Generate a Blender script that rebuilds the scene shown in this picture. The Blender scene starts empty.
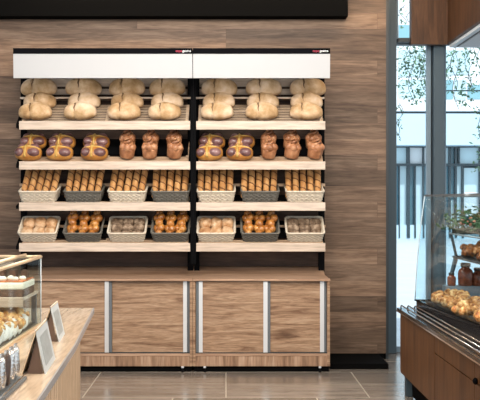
import bpy, math, random
from mathutils import Vector, Matrix, Euler, noise as mnoise
C = bpy.context.scene.collection
PI = math.pi
R = math.radians
rnd = random.Random(7)
ORD = ['first', 'second', 'third', 'fourth', 'fifth', 'sixth', 'seventh', 'eighth', 'ninth', 'tenth']

# camera: 10 m in front of the cabinet fronts (y = 0), eye height 1.72, 1 px = 1 cm at y = 0
CAM_Y, EYE, VX, VY = -10.0, 1.72, 226.0, 200.0
def K(y): return .001 * (y - CAM_Y)
def PX(px, y): return (px - VX) * K(y)
def PZ(py, y): return EYE - (py - VY) * K(y)
def P(px, py, y): return Vector((PX(px, y), y, PZ(py, y)))

# ------------------------------------------------------------------ mesh helper
class MB:
    def __init__(s): s.v = []; s.f = []; s.sm = []
    def add(s, vs, fs, smooth=True):
        b = len(s.v); s.v += [tuple(v) for v in vs]
        s.f += [tuple(i + b for i in f) for f in fs]; s.sm += [smooth] * len(fs); return s
    def box(s, x0, x1, y0, y1, z0, z1, M=None):
        vs = [Vector((x, y, z)) for z in (z0, z1) for y in (y0, y1) for x in (x0, x1)]
        if M is not None: vs = [M @ v for v in vs]
        return s.add(vs, [(0,2,3,1),(4,5,7,6),(0,1,5,4),(2,6,7,3),(0,4,6,2),(1,3,7,5)], False)
    def prism(s, pts, z0, z1):
        n = len(pts); vs = [(p[0], p[1], z0) for p in pts] + [(p[0], p[1], z1) for p in pts]
        fs = [tuple(range(n))[::-1], tuple(range(n, 2*n))] + [(i, (i+1) % n, n+(i+1) % n, n+i) for i in range(n)]
        return s.add(vs, fs, False)
    def solid(s, quad, d):
        """a slab: polygon points extruded by vector d"""
        n = len(quad); d = Vector(d); vs = [Vector(q) for q in quad] + [Vector(q) + d for q in quad]
        fs = [tuple(range(n))[::-1], tuple(range(n, 2*n))] + [(i, (i+1) % n, n+(i+1) % n, n+i) for i in range(n)]
        return s.add(vs, fs, False)
    def tube(s, pts, r, n=8, closed=False, smooth=True):
        pts = [Vector(p) for p in pts]; m = len(pts)
        rr = r if isinstance(r, (list, tuple)) else [r] * m
        vs = []; up = None
        for i, p in enumerate(pts):
            a = pts[(i-1) % m] if (closed or i > 0) else p
            b = pts[(i+1) % m] if (closed or i < m-1) else p
            t = (b - a).normalized()
            if up is None:
                up = Vector((0, 0, 1)) if abs(t.z) < .9 else Vector((1, 0, 0))
            u = up - t * up.dot(t)
            if u.length < 1e-5: u = t.orthogonal()
            u.normalize(); w = t.cross(u); up = u
            vs += [p + (u * math.cos(2*PI*k/n) + w * math.sin(2*PI*k/n)) * rr[i] for k in range(n)]
        fs = []
        for i in range(m if closed else m-1):
            j = (i+1) % m
            fs += [(i*n+k, i*n+(k+1) % n, j*n+(k+1) % n, j*n+k) for k in range(n)]
        if not closed: fs += [tuple(range(n))[::-1], tuple(range((m-1)*n, m*n))]
        return s.add(vs, fs, smooth)
    def lathe(s, prof, n=24, mod=None, cap=True, o=(0,0,0)):
        vs = []
        for i, (r, z) in enumerate(prof):
            for k in range(n):
                a = 2*PI*k/n; q = r * (mod(a, i) if mod else 1)
                vs.append((o[0]+q*math.cos(a), o[1]+q*math.sin(a), o[2]+z))
        fs = [(i*n+k, i*n+(k+1) % n, (i+1)*n+(k+1) % n, (i+1)*n+k) for i in range(len(prof)-1) for k in range(n)]
        if cap: fs += [tuple(range(n))[::-1], tuple(range((len(prof)-1)*n, len(prof)*n))]
        return s.add(vs, fs)
    def spindle(s, prof, b, c, n=20, bend=None, mod=None, flat=None, amp=0, fr=8, seed=0, M=None):
        """body along x: prof = [(x, rho)], section half-sizes b (y), c (z)"""
        vs = []
        for i, (x, rho) in enumerate(prof):
            for k in range(n):
                a = 2*PI*k/n; q = rho * (mod(x, a) if mod else 1)
                p = Vector((x, b*q*math.cos(a), c*q*math.sin(a)))
                if amp:
                    p += Vector((0, math.cos(a), math.sin(a))) * amp * rho * mnoise.noise(p * fr + Vector((seed*3.1, seed*1.7, 0)))
                if flat is not None and p.z < flat: p.z = flat + (p.z - flat) * .12
                if bend: p = bend(p)
                if M is not None: p = M @ p
                vs.append(p)
        fs = [(i*n+k, i*n+(k+1) % n, (i+1)*n+(k+1) % n, (i+1)*n+k) for i in range(len(prof)-1) for k in range(n)]
        fs += [tuple(range(n))[::-1], tuple(range((len(prof)-1)*n, len(prof)*n))]
        return s.add(vs, fs)
    def ball(s, o, r, n=14, amp=0, fr=10, seed=0, M=None, flat=None):
        rx, ry, rz = r if isinstance(r, (tuple, list)) else (r, r, r)
        T = Matrix.Translation(Vector(o)) @ (M if M is not None else Matrix.Identity(4))
        prof = [(-rx*math.cos(PI*i/n), max(.02, math.sin(PI*i/n))) for i in range(n+1)]
        return s.spindle(prof, ry, rz, n=n+4, amp=amp, fr=fr, seed=seed, M=T, flat=flat)
    def mesh(s, name):
        m = bpy.data.meshes.new(name); m.from_pydata(s.v, [], s.f)
        m.polygons.foreach_set('use_smooth', s.sm); m.update()
        import bmesh
        bm = bmesh.new(); bm.from_mesh(m); bmesh.ops.recalc_face_normals(bm, faces=bm.faces); bm.to_mesh(m); bm.free()
        return m
    def build(s, name, mat, parent=None, bevel=0, loc=None, rot=None):
        m = s.mesh(name)
        for q in (mat if isinstance(mat, (list, tuple)) else [mat]): m.materials.append(q)
        o = bpy.data.objects.new(name, m); C.objects.link(o)
        if parent: o.parent = parent
        if loc is not None: o.location = loc
        if rot is not None: o.rotation_euler = rot
        if bevel:
            b = o.modifiers.new('bevel', 'BEVEL'); b.width = bevel; b.segments = 2; b.limit_method = 'ANGLE'
        return o

def tag(o, label=None, cat=None, group=None, kind=None):
    if label:
        n = len(label.split())
        if not 4 <= n <= 16: print('LONGLABEL', n, label)
        o['label'] = label
    if cat: o['category'] = cat
    if group: o['group'] = group
    if kind: o['kind'] = kind
    return o
def empty(name, loc=(0,0,0), rot=(0,0,0), **kw):
    o = bpy.data.objects.new(name, None); C.objects.link(o); o.location = loc; o.rotation_euler = rot
    o.empty_display_size = .05
    return tag(o, **kw) if kw else o
def kids(o): return [q for q in bpy.data.objects if q.parent == o]
def copy_tree(o, parent=None, ch=None):
    c = o.copy(); C.objects.link(c); c.parent = parent
    for k in (ch if ch is not None else kids(o)): copy_tree(k, c)
    return c
class Kind:
    """the first place() puts the prototype itself, later ones a copy with copies of its parts"""
    def __init__(s, root): s.root = root; s.used = False
    def place(s, loc, rot=(0,0,0), label=None, group=None, scale=1.0):
        if s.used: o = copy_tree(s.root)
        else: o = s.root; s.used = True
        o.location = loc; o.rotation_euler = rot; o.scale = (scale, scale, scale)
        tag(o, label=label, group=group); return o
def struct(name, mb, mat, bevel=0, parent=None):
    o = mb.build(name, mat, parent, bevel)
    if not parent: o['kind'] = 'structure'
    return o

# ------------------------------------------------------------------ materials
def nt(name):
    m = bpy.data.materials.new(name); m.use_nodes = True; t = m.node_tree; b = t.nodes['Principled BSDF']
    return m, t, b
def plain(name, col, rough=.5, metal=0, spec=.5, var=0, fr=20, bump=0, coat=0):
    m, t, b = nt(name); N, L = t.nodes, t.links
    b.inputs['Base Color'].default_value = (*col, 1); b.inputs['Roughness'].default_value = rough
    b.inputs['Metallic'].default_value = metal; b.inputs['Specular IOR Level'].default_value = spec
    b.inputs['Coat Weight'].default_value = coat
    tc = N.new('ShaderNodeTexCoord'); no = N.new('ShaderNodeTexNoise'); no.inputs['Scale'].default_value = fr
    no.inputs['Detail'].default_value = 4; L.new(tc.outputs['Object'], no.inputs['Vector'])
    if var:
        r = N.new('ShaderNodeValToRGB'); e = r.color_ramp.elements
        e[0].position = .3; e[1].position = .7
        e[0].color = (*[max(0, c*(1-var)) for c in col], 1); e[1].color = (*[min(1, c*(1+var)) for c in col], 1)
        L.new(no.outputs['Fac'], r.inputs['Fac']); L.new(r.outputs['Color'], b.inputs['Base Color'])
    if bump:
        bp = N.new('ShaderNodeBump'); bp.inputs['Strength'].default_value = bump; bp.inputs['Distance'].default_value = .01
        L.new(no.outputs['Fac'], bp.inputs['Height']); L.new(bp.outputs['Normal'], b.inputs['Normal'])
    return m
def mixcol(N, L, a, b, fac, mode='MIX'):
    x = N.new('ShaderNodeMix'); x.data_type = 'RGBA'; x.blend_type = mode
    for sock, val in ((x.inputs[6], a), (x.inputs[7], b), (x.inputs[0], fac)):
        if isinstance(val, (int, float)): sock.default_value = val
        elif isinstance(val, tuple): sock.default_value = (*val, 1)
        else: L.new(val, sock)
    return x.outputs[2]
def crust(name, stops, fr=9, rough=.55, bump=.3, spec=.3, coat=0, fine=60):
    """baked crust: colours by noise"""
    m, t, b = nt(name); N, L = t.nodes, t.links
    tc = N.new('ShaderNodeTexCoord'); no = N.new('ShaderNodeTexNoise'); no.inputs['Scale'].default_value = fr
    no.inputs['Detail'].default_value = 5; no.inputs['Roughness'].default_value = .6
    oi = N.new('ShaderNodeObjectInfo'); va = N.new('ShaderNodeVectorMath'); va.operation = 'ADD'
    L.new(tc.outputs['Object'], va.inputs[0]); L.new(oi.outputs['Random'], va.inputs[1])
    L.new(va.outputs[0], no.inputs['Vector'])
    r = N.new('ShaderNodeValToRGB'); e = r.color_ramp.elements
    while len(e) < len(stops): e.new(.5)
    for q, (p, c) in zip(e, stops): q.position = p; q.color = (*c, 1)
    L.new(no.outputs['Fac'], r.inputs['Fac']); L.new(r.outputs['Color'], b.inputs['Base Color'])
    b.inputs['Roughness'].default_value = rough; b.inputs['Specular IOR Level'].default_value = spec
    b.inputs['Coat Weight'].default_value = coat; b.inputs['Coat Roughness'].default_value = .15
    n2 = N.new('ShaderNodeTexNoise'); n2.inputs['Scale'].default_value = fine; L.new(va.outputs[0], n2.inputs['Vector'])
    bp = N.new('ShaderNodeBump'); bp.inputs['Strength'].default_value = bump; bp.inputs['Distance'].default_value = .01
    L.new(n2.outputs['Fac'], bp.inputs['Height']); L.new(bp.outputs['Normal'], b.inputs['Normal'])
    return m
def wood(name, dark, mid, light, axis='X', scale=1.0, rough=.5, planks=None, vary=.35, spec=.3, gap=None, plane='XZ', knots=0):
    """grain runs along axis; planks = (length, height) adds boards laid in the given plane"""
    m, t, b = nt(name); N, L = t.nodes, t.links
    tc = N.new('ShaderNodeTexCoord')
    src = tc.outputs['Object']; shade = None
    if planks:
        sx = N.new('ShaderNodeSeparateXYZ'); L.new(src, sx.inputs[0]); cb = N.new('ShaderNodeCombineXYZ')
        L.new(sx.outputs[plane[0]], cb.inputs[0]); L.new(sx.outputs[plane[1]], cb.inputs[1])
        br = N.new('ShaderNodeTexBrick'); br.offset = .37; br.offset_frequency = 3
        br.inputs['Scale'].default_value = 1; br.inputs['Brick Width'].default_value = planks[0]
        br.inputs['Row Height'].default_value = planks[1]; br.inputs['Mortar Size'].default_value = planks[2]
        br.inputs['Mortar Smooth'].default_value = .1
        br.inputs['Color1'].default_value = (0, 0, 0, 1); br.inputs['Color2'].default_value = (1, 1, 1, 1)
        br.inputs['Mortar'].default_value = (.5, .5, .5, 1); L.new(cb.outputs[0], br.inputs['Vector'])
        shade = br
        ad = N.new('ShaderNodeVectorMath'); ad.operation = 'MULTIPLY_ADD'; ad.inputs[1].default_value = (7, 7, 7)
        L.new(br.outputs['Color'], ad.inputs[0]); L.new(src, ad.inputs[2]); src = ad.outputs[0]
    mp = N.new('ShaderNodeMapping'); L.new(src, mp.inputs['Vector'])
    k = {'X': (.8, 9, 9), 'Y': (9, .8, 9), 'Z': (9, 9, .8)}[axis]
    mp.inputs['Scale'].default_value = [q*scale for q in k]
    n1 = N.new('ShaderNodeTexNoise'); n1.inputs['Scale'].default_value = 1.6; n1.inputs['Detail'].default_value = 7
    n1.inputs['Roughness'].default_value = .62; n1.inputs['Distortion'].default_value = .9; L.new(mp.outputs[0], n1.inputs['Vector'])
    r = N.new('ShaderNodeValToRGB'); e = r.color_ramp.elements; e.new(.5)
    for q, (p, c) in zip(e, ((.3, dark), (.5, mid), (.72, light))): q.position = p; q.color = (*c, 1)
    L.new(n1.outputs['Fac'], r.inputs['Fac']); col = r.outputs['Color']
    n2 = N.new('ShaderNodeTexNoise'); n2.inputs['Scale'].default_value = 9; n2.inputs['Detail'].default_value = 3; L.new(mp.outputs[0], n2.inputs['Vector'])
    r2 = N.new('ShaderNodeValToRGB'); r2.color_ramp.elements[0].position = .3; r2.color_ramp.elements[0].color = (.72, .72, .72, 1)
    r2.color_ramp.elements[1].position = .6; L.new(n2.outputs['Fac'], r2.inputs['Fac'])
    col = mixcol(N, L, col, r2.outputs['Color'], 1.0, 'MULTIPLY')
    if knots:
        vo = N.new('ShaderNodeTexVoronoi'); vo.inputs['Scale'].default_value = knots
        mk = N.new('ShaderNodeMapping'); mk.inputs['Scale'].default_value = {'X': (.45, 1, 1), 'Y': (1, .45, 1), 'Z': (1, 1, .45)}[axis]
        L.new(tc.outputs['Object'], mk.inputs['Vector']); L.new(mk.outputs[0], vo.inputs['Vector'])
        rk = N.new('ShaderNodeValToRGB'); rk.color_ramp.elements[0].position = .03; rk.color_ramp.elements[0].color = (.35, .28, .24, 1)
        rk.color_ramp.elements[1].position = .16; L.new(vo.outputs['Distance'], rk.inputs['Fac'])
        col = mixcol(N, L, col, rk.outputs['Color'], .9, 'MULTIPLY')
    if shade:
        rs = N.new('ShaderNodeValToRGB'); rs.color_ramp.elements[0].color = (1-vary,)*3 + (1,); rs.color_ramp.elements[1].color = (1, 1, 1, 1)
        L.new(shade.outputs['Color'], rs.inputs['Fac']); col = mixcol(N, L, col, rs.outputs['Color'], 1.0, 'MULTIPLY')
        if gap: col = mixcol(N, L, col, gap, shade.outputs['Fac'])
    L.new(col, b.inputs['Base Color']); b.inputs['Roughness'].default_value = rough; b.inputs['Specular IOR Level'].default_value = spec
    return m
def glass(name, tint=(.93,.97,.97), refl=.05, fres=.3):
    m = bpy.data.materials.new(name); m.use_nodes = True; t = m.node_tree; N, L = t.nodes, t.links
    for q in list(N): N.remove(q)
    o = N.new('ShaderNodeOutputMaterial'); tr = N.new('ShaderNodeBsdfTransparent'); gl = N.new('ShaderNodeBsdfGlossy')
    tr.inputs[0].default_value = (*tint, 1); gl.inputs['Roughness'].default_value = .03
    mx = N.new('ShaderNodeMixShader'); lw = N.new('ShaderNodeLayerWeight'); lw.inputs[0].default_value = .25
    ma = N.new('ShaderNodeMath'); ma.operation = 'MULTIPLY_ADD'; ma.inputs[1].default_value = fres; ma.inputs[2].default_value = refl
    L.new(lw.outputs['Fresnel'], ma.inputs[0]); L.new(ma.outputs[0], mx.inputs[0])
    L.new(tr.outputs[0], mx.inputs[1]); L.new(gl.outputs[0], mx.inputs[2]); L.new(mx.outputs[0], o.inputs[0])
    return m

M = dict(
 wall=wood('wall_planks', (.115,.066,.041), (.225,.142,.092), (.345,.232,.16), 'X', 1.1, .55, (2.6, .17, .0015), .55, gap=(.09,.052,.035)),
 floor=wood('floor_planks', (.15,.125,.105), (.23,.195,.165), (.31,.265,.225), 'X', .6, .2, (1.25, .65, .006), .3, .5, gap=(.40,.36,.30), plane='XY'),
 cab=wood('cabinet_oak', (.15,.075,.042), (.335,.21,.13), (.48,.33,.22), 'X', 1.9, .5, knots=2.3),
 cabend=wood('cabinet_end_grain', (.10,.05,.03), (.33,.20,.125), (.50,.35,.25), 'Z', .8, .6),
 top=wood('worktop_oak', (.30,.175,.11), (.42,.265,.175), (.52,.345,.24), 'X', .7, .45),
 back=wood('rack_back_panel', (.045,.026,.018), (.08,.047,.032), (.115,.07,.048), 'X', 1.0, .6),  # dark tone carries the shade of the wall behind the shelves
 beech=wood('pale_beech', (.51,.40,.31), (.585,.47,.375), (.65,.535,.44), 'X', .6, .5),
 beechd=wood('dull_beech_slats', (.38,.25,.16), (.47,.33,.22), (.55,.40,.28), 'X', .6, .5),  # beech darkened for the shade on the lower shelves' slats
 beechm=wood('beech_slats', (.44,.32,.22), (.54,.41,.29), (.62,.49,.36), 'X', .6, .5),  # top-shelf slats: same beech with less shade mixed in
 walnut=wood('walnut_panel', (.060,.021,.006), (.112,.043,.013), (.17,.072,.024), 'Z', .8, .45),
 soffitwood=wood('reddish_walnut', (.030,.012,.004), (.065,.027,.010), (.105,.048,.020), 'Z', 1.0, .5),
 slat=wood('light_slat_wood', (.36,.24,.15), (.55,.39,.255), (.72,.55,.39), 'Z', 2.2, .5),
 counter=wood('warm_counter_board', (.48,.37,.27), (.56,.45,.34), (.62,.51,.40), 'Y', .7, .15, spec=.6),
 black=plain('black_metal', (.003,.003,.0035), .8, spec=.06), cap=plain('black_cap', (.005,.005,.006), .95, spec=.02),
 soot=plain('black_board', (.003,.003,.003), .9, spec=.03),
 white=plain('white_fascia', (.40,.40,.405), .5), silver=plain('brushed_aluminium', (.72,.73,.74), .38, .55),
 darkgroove=plain('dark_grey_channel', (.14,.155,.17), .45, .3),
 slate=plain('slate_frame', (.045,.072,.092), .55), slatelight=plain('blue_grey_frame', (.16,.23,.29), .5), dkslate=plain('dark_frame', (.016,.022,.026), .5),
 grey=plain('pale_grey_soffit', (.50,.51,.53), .6), rim=plain('pale_soffit_rim', (.62,.66,.70), .5),
 red=plain('red_lettering', (.45,.01,.05), .5), logo=plain('white_lettering', (.85,.85,.85), .5),
 blackstone=plain('black_stone', (.012,.012,.014), .12, spec=.6), chrome=plain('chrome', (.80,.81,.82), .12, 1),
 basw=plain('white_wicker', (.60,.52,.41), .6, var=.12, fr=40), basg=plain('grey_wicker', (.125,.115,.095), .6, var=.2, fr=40),
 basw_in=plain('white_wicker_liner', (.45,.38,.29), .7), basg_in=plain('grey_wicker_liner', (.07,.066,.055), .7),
 card=plain('pale_grey_card', (.47,.50,.51), .5), panel=plain('grey_printed_panel', (.30,.32,.32), .5, var=.15, fr=30),
 cardin=plain('brown_card_back', (.11,.065,.045), .6), kraft=plain('kraft_card', (.55,.40,.25), .6),
 concrete=plain('outdoor_paving', (.50,.57,.62), .8, var=.06, fr=1.5),
 facade=plain('white_render', (.80,.83,.85), .8), canopy=plain('pale_blue_canopy', (.50,.66,.75), .7), teal=plain('teal_window_glass', (.25,.46,.52), .15),
 paleg=plain('pale_shop_glass', (.52,.70,.76), .1), midg=plain('blue_shop_glass', (.06,.17,.22), .12), steel=plain('blue_grey_mullion', (.015,.035,.045), .5),
 stem=plain('dark_vine_stem', (.10,.09,.08), .8), leaf=plain('vine_leaf', (.13,.25,.15), .6, var=.4, fr=3), leafb=plain('planter_leaf', (.05,.12,.05), .5, var=.5, fr=30),
 flower=plain('salmon_blossom', (.62,.24,.16), .6, var=.3, fr=40), pot=plain('dark_trough', (.05,.045,.035), .7),
 edge=plain('grey_edge_band', (.30,.30,.31), .25),
 glass=glass('clear_glass', (.96,.985,.99), .01, .12), case=glass('case_glass', (.90,.95,.96), .015, .14), shelfglass=glass('shelf_glass', (.80,.88,.90), .08),
 foil=plain('silver_foil', (.65,.64,.62), .22, .85, bump=.8, fr=45), foildark=plain('dark_brown_wrapper', (.06,.035,.025), .35, bump=.5, fr=30),
 paper=plain('white_paper_wrap', (.80,.80,.80), .6, bump=.7, fr=30), tray=plain('black_tray', (.02,.02,.022), .4),
 sponge=plain('dark_sponge_cake', (.10,.05,.03), .8, var=.5, fr=60, bump=.6), cream=plain('whipped_cream', (.82,.76,.64), .6, bump=.3, fr=25),
 glaze=plain('orange_glaze', (.55,.16,.05), .25, var=.3, fr=25), amber=plain('amber_preserve', (.22,.06,.03), .2, var=.5, fr=30), lid=plain('dark_jar_lid', (.03,.03,.03), .4),
 frame=plain('pale_brass_frame', (.62,.46,.30), .35, .3),
 led=plain('led_cover', (.8,.8,.8), .5),  # white cover of the strip added under the canopy
)
M.update(
 boule=crust('floury_boule_crust', [(.28,(.27,.15,.06)), (.42,(.42,.265,.13)), (.55,(.57,.40,.25)), (.72,(.69,.54,.40))], 6, .7),
 boulecut=plain('boule_score', (.15,.085,.035), .8),
 briosh=crust('golden_brioche', [(.3,(.26,.09,.018)), (.5,(.40,.17,.035)), (.7,(.52,.27,.075))], 7, .35, .15, coat=.4),
 lobe=crust('purple_brown_glaze', [(.3,(.085,.035,.032)), (.5,(.15,.070,.066)), (.7,(.27,.15,.14))], 8, .3, .1, coat=.5),
 ridge=crust('pale_yellow_seam', [(.3,(.42,.24,.05)), (.7,(.60,.40,.13))], 12, .45, .15),
 tallb=crust('brioche_base', [(.3,(.20,.075,.03)), (.5,(.36,.155,.07)), (.7,(.48,.25,.13))], 12, .4, .3, coat=.2),
 tallt=crust('brioche_knot', [(.3,(.10,.035,.014)), (.5,(.26,.10,.04)), (.7,(.55,.30,.15))], 14, .35, .3, coat=.3),
 stick=crust('golden_stick_crust', [(.3,(.32,.14,.04)), (.5,(.46,.23,.08)), (.72,(.58,.34,.14))], 9, .55, .3),
 stickcut=plain('stick_score', (.15,.055,.015), .7),
 roll=crust('floury_roll', [(.3,(.28,.12,.045)), (.48,(.48,.27,.13)), (.68,(.68,.50,.33))], 14, .6, .3),
 braid=crust('egg_washed_braid', [(.3,(.20,.06,.01)), (.5,(.40,.15,.03)), (.7,(.60,.30,.08))], 14, .28, .2, coat=.6),
 rye=crust('dark_rye_crust', [(.34,(.07,.042,.025)), (.5,(.17,.112,.07)), (.66,(.36,.265,.185))], 22, .7, .4),
 flaky=crust('flaky_pastry', [(.36,(.16,.045,.01)), (.5,(.46,.18,.045)), (.62,(.78,.48,.22))], 22, .4, .6, coat=.2),
 flakyred=crust('dark_glazed_pastry', [(.36,(.07,.018,.008)), (.5,(.28,.085,.025)), (.66,(.58,.28,.12))], 26, .35, .6, coat=.3),
 flakygold=crust('sugared_pastry', [(.36,(.28,.10,.02)), (.5,(.58,.30,.09)), (.64,(.80,.58,.30))], 20, .4, .6, coat=.2),
)

# ------------------------------------------------------------------ setting
WY = .82                                   # the wall's face
xr = PX(386, WY); xq_ = PX(330, 0)
struct('floor', MB().box(-7, 9, -12, 1.62, -.05, 0), M['floor'])
struct('wall_back', MB().box(-7, xr, WY, 1.0, .06, 4.3), M['wall'])
struct('baseboard_back', MB().box(-7, xr, WY + .012, 1.0, .0, .06), M['soot'])
struct('trim_9', MB().box(xq_ + .02, PX(388.5, .16), .16, WY, 0, .055), M['soot'])
struct('ceiling', MB().box(-8, 9, -16, 1.62, 4.3, 4.4), M['grey'])
struct('trim_1', MB().box(xr, xr + .027, WY - .005, 1.1, 0, 4.3), M['dkslate'])
struct('trim_2', MB().box(xr + .027, PX(396.6, 1.2), 1.2, 1.42, 0, 4.3), M['slate'], .004)
bh = tag(MB().box(-7, PX(348, .62), .62, WY, PZ(16, .62), 4.3).build('bulkhead', M['soot']), kind='structure'); bh.name = 'trim_3'
GY = 1.3
w1 = MB()
x0, x1, x2 = PX(396.6, GY), PX(426.6, GY), PX(431, GY)
zt = PZ(43.5, GY)
w1.box(x1, x2, GY, GY + .06, 0, zt); w1.box(x0, x2, GY, GY + .06, zt - .02, zt); w1.box(x0, x1, GY, GY + .06, 0, .06)
window1 = struct('window_1', w1, M['slatelight'], .003)
struct('window_pane', MB().box(x0, x1, GY + .028, GY + .034, .06, zt - .02), M['glass'], parent=window1)
struct('trim_4', MB().box(x2, PX(434, 1.36), 1.34, 1.40, 0, zt), M['dkslate'])
struct('trim_5', MB().box(PX(434, 1.2), PX(444.5, 1.2), 1.2, 1.40, 0, PZ(43, 1.2)), M['slate'], .004)
struct('trim_6', MB().box(x0, 4.9, 1.18, 1.44, zt, zt + .045), M['dkslate'])
x3 = PX(444.5, GY); w2 = MB(); w2.box(x3, x3 + .02, GY, GY + .06, 0, zt); w2.box(x3, 4.9, GY, GY + .06, zt - .02, zt); w2.box(x3, 4.9, GY, GY + .06, 0, .06)
window2 = struct('window_2', w2, M['slatelight'], .003)
struct('window_pane', MB().box(x3 + .02, 4.9, GY + .028, GY + .034, .06, zt - .02), M['glass'], parent=window2)
w3 = MB(); w3.box(x0, x0 + .02, GY, GY + .06, zt + .045, 4.3); w3.box(PX(411, GY), PX(412.5, GY), GY, GY + .06, zt + .045, 4.3)
window3 = struct('window_3', w3, M['slatelight'])
struct('window_pane', MB().box(x0 + .02, PX(411, GY), GY + .028, GY + .034, zt + .045, 4.3), M['glass'], parent=window3)
# timber bulkhead over the right counter
zb = 3.445; bx = 2.455
struct('trim_7', MB().box(PX(411, 1.1), bx, 1.08, 1.2, zb, 4.3), M['soffitwood'])
sf = struct('trim_8', MB().box(bx, 4.9, -3.4, 1.16, zb, 4.3), M['soffitwood'], .02)
so = struct('soffit', MB().box(bx + .03, 4.9, -3.4, 1.12, zb - .03, zb), M['rim'], parent=sf)
struct('soffit_panel', MB().box(bx + .10, 4.9, -3.4, 1.02, zb - .045, zb - .03), M['grey'], parent=sf)
struct('soffit_gap', MB().box(bx + .085, bx + .10, -3.4, 1.02, zb - .034, zb - .03), M['dkslate'], parent=sf)

# ------------------------------------------------------------------ outside
pv = tag(MB().box(-30, 60, 1.62, 75, -.08, -.03).build('pavement', M['concrete']), kind='structure'); pv.name = 'ground'
BY = 35.0
def brect(mb, a, b, c, d, y0, y1):
    return mb.box(PX(a, y0), PX(b, y0), y0, y1, PZ(d, y0), PZ(c, y0))
bl = empty('building', P(440, 238, BY), label='white glazed building across the bright pavement outside', cat='building')
bo = Vector(bl.location)
def bpart(name, mb, mat, parent=None, off=None):
    o = mb.build(name, mat, parent or bl)
    if parent is None: o.matrix_parent_inverse = Matrix.Translation(-bo)
    else: o.matrix_parent_inverse = Matrix.Identity(4)
    return o
bpart('facade', brect(MB(), 330, 640, -120, 112, BY, BY + 3), M['facade'])
bpart('ledge', brect(MB(), 330, 640, 100, 111, BY - .8, BY), M['facade'])
bpart('canopy', brect(MB(), 330, 640, 113.5, 145, BY - 1.2, BY + 3), M['canopy'])
for a, b, c, d, q in ((399, 412, 25, 38, 'teal'), (399, 428, 50, 76, 'paleg'), (399, 428, 80, 98, 'paleg'), (446, 470, 50, 74, 'paleg'), (446, 453, 80, 99, 'teal'), (455, 466, 80, 99, 'paleg'), (468, 486, 85, 99, 'teal')):
    bpart('window', brect(MB(), a, b, c, d, BY - .06, BY), M[q])
bpart('balcony_rail', brect(MB(), 440, 520, 90, 91.2, BY - .5, BY - .4), M['steel'])
bpart('beam', brect(MB(), 330, 640, 145, 147.5, BY - .2, BY), M['steel'])
bpart('transom', brect(MB(), 330, 640, 163.5, 166, BY - .2, BY), M['steel'])
for a, b, c, d, q in ((380, 407, 147, 164, 'paleg'), (410, 428, 147, 164, 'facade'), (428, 450, 147, 164, 'paleg'), (450, 458, 147, 164, 'midg'), (460, 500, 147, 164, 'paleg'),
        (380, 399, 165, 225, 'midg'), (399, 407, 165, 225, 'paleg'), (410, 415, 165, 225, 'midg'), (415, 424, 165, 225, 'paleg'), (424, 450, 165, 225, 'midg'),
        (450, 455, 165, 200, 'midg'), (457, 462, 165, 200, 'paleg'), (464, 480, 168, 192, 'paleg'), (464, 500, 192, 216, 'facade'), (450, 464, 200, 225, 'paleg'), (480, 500, 165, 192, 'midg')):
    bpart('shop_pane', brect(MB(), a, b, c, d, BY + .05, BY + .12), M[q])
for a, b, c, d in ((407, 410, 147, 238), (399, 400, 166, 238), (414.5, 416, 166, 238), (423, 424.5, 147, 238), (449, 451, 147, 238), (455, 457, 147, 238), (458.5, 460, 147, 164), (462, 464, 164, 238), (479.5, 481, 147, 238)):
    bpart('mullion', brect(MB(), a, b, c, d, BY - .15, BY + .05), M['steel'])
bpart('plinth_wall', brect(MB(), 330, 640, 225, 239, BY - .1, BY + 1), M['canopy'])
bpart('inner_wall', brect(MB(), 330, 640, 146, 226, BY + .6, BY + 1), M['midg'])

# hanging climbers outside the panes
def vine(x, y, z0, z1, n, spread, label, seed):
    r = random.Random(seed); root = empty('hanging_vine', (x, y, z0), label=label, cat='vine', group='climbers hanging outside the window')
    st = MB()
    for s in range(2):
        pts = []; px, py = r.uniform(-spread, spread), r.uniform(-.2, .2)
        L = (z0 - z1) * r.uniform(.7, 1); dx = r.uniform(-.5, .5)
        for i in range(10):
            t = i/9; pts.append((px + dx*t*spread + .05*math.sin(7*t + s*2), py + .04*math.cos(6*t+s), -L*t))
        st.tube(pts, .004, 5)
    st.build('stem', M['stem'], root)
    lf = MB()
    for i in range(n):
        t = r.random(); c = Vector((r.gauss(0, spread*.6), r.uniform(-.25, .25), -(z0-z1)*t)); s = r.uniform(.012, .030)
        Q = Euler((r.uniform(-1, 1), r.uniform(-1, 1), r.uniform(0, 6.3))).to_matrix()
        lf.solid([c + Q @ Vector(p) * s for p in ((-1,0,0), (-.3,-.5,0), (.4,-.45,0), (1.1,0,0), (.4,.45,0), (-.3,.5,0))], Q @ Vector((0,0,.002)))
    lf.build('foliage', M['leaf'], root)
VYY = 2.6
def vx(px): return PX(px, VYY)
for px, p0, p1, n, sp, lb in (
        (404, 44, 100, 130, .08, 'thin leafy climber nearest the slate column, in the narrow window'),
        (418, 48, 104, 190, .09, 'thick leafy climber down the middle of the narrow window'),
        (425, 44, 96, 120, .05, 'leafy climber against the blue-grey frame of the narrow window'),
        (450, 50, 92, 90, .07, 'green climber just right of the broad slate post'),
        (464, 46, 108, 150, .10, 'tall climber in the middle of the wide right window'),
        (476, 42, 96, 80, .06, 'sparse climber at the top right edge of the wide window'),
        (404, 4, 28, 16, .05, 'bare twig hanging in the small pane above the beam'),
        (399, 104, 140, 22, .03, 'short leafy trail low beside the slate column'),
        (482, 106, 172, 170, .06, 'dense dark green trail at the right edge of the view')):
    vine(vx(px), VYY, PZ(p0, VYY), PZ(p1, VYY), n, sp, lb, int(px*7 + p0))

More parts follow.
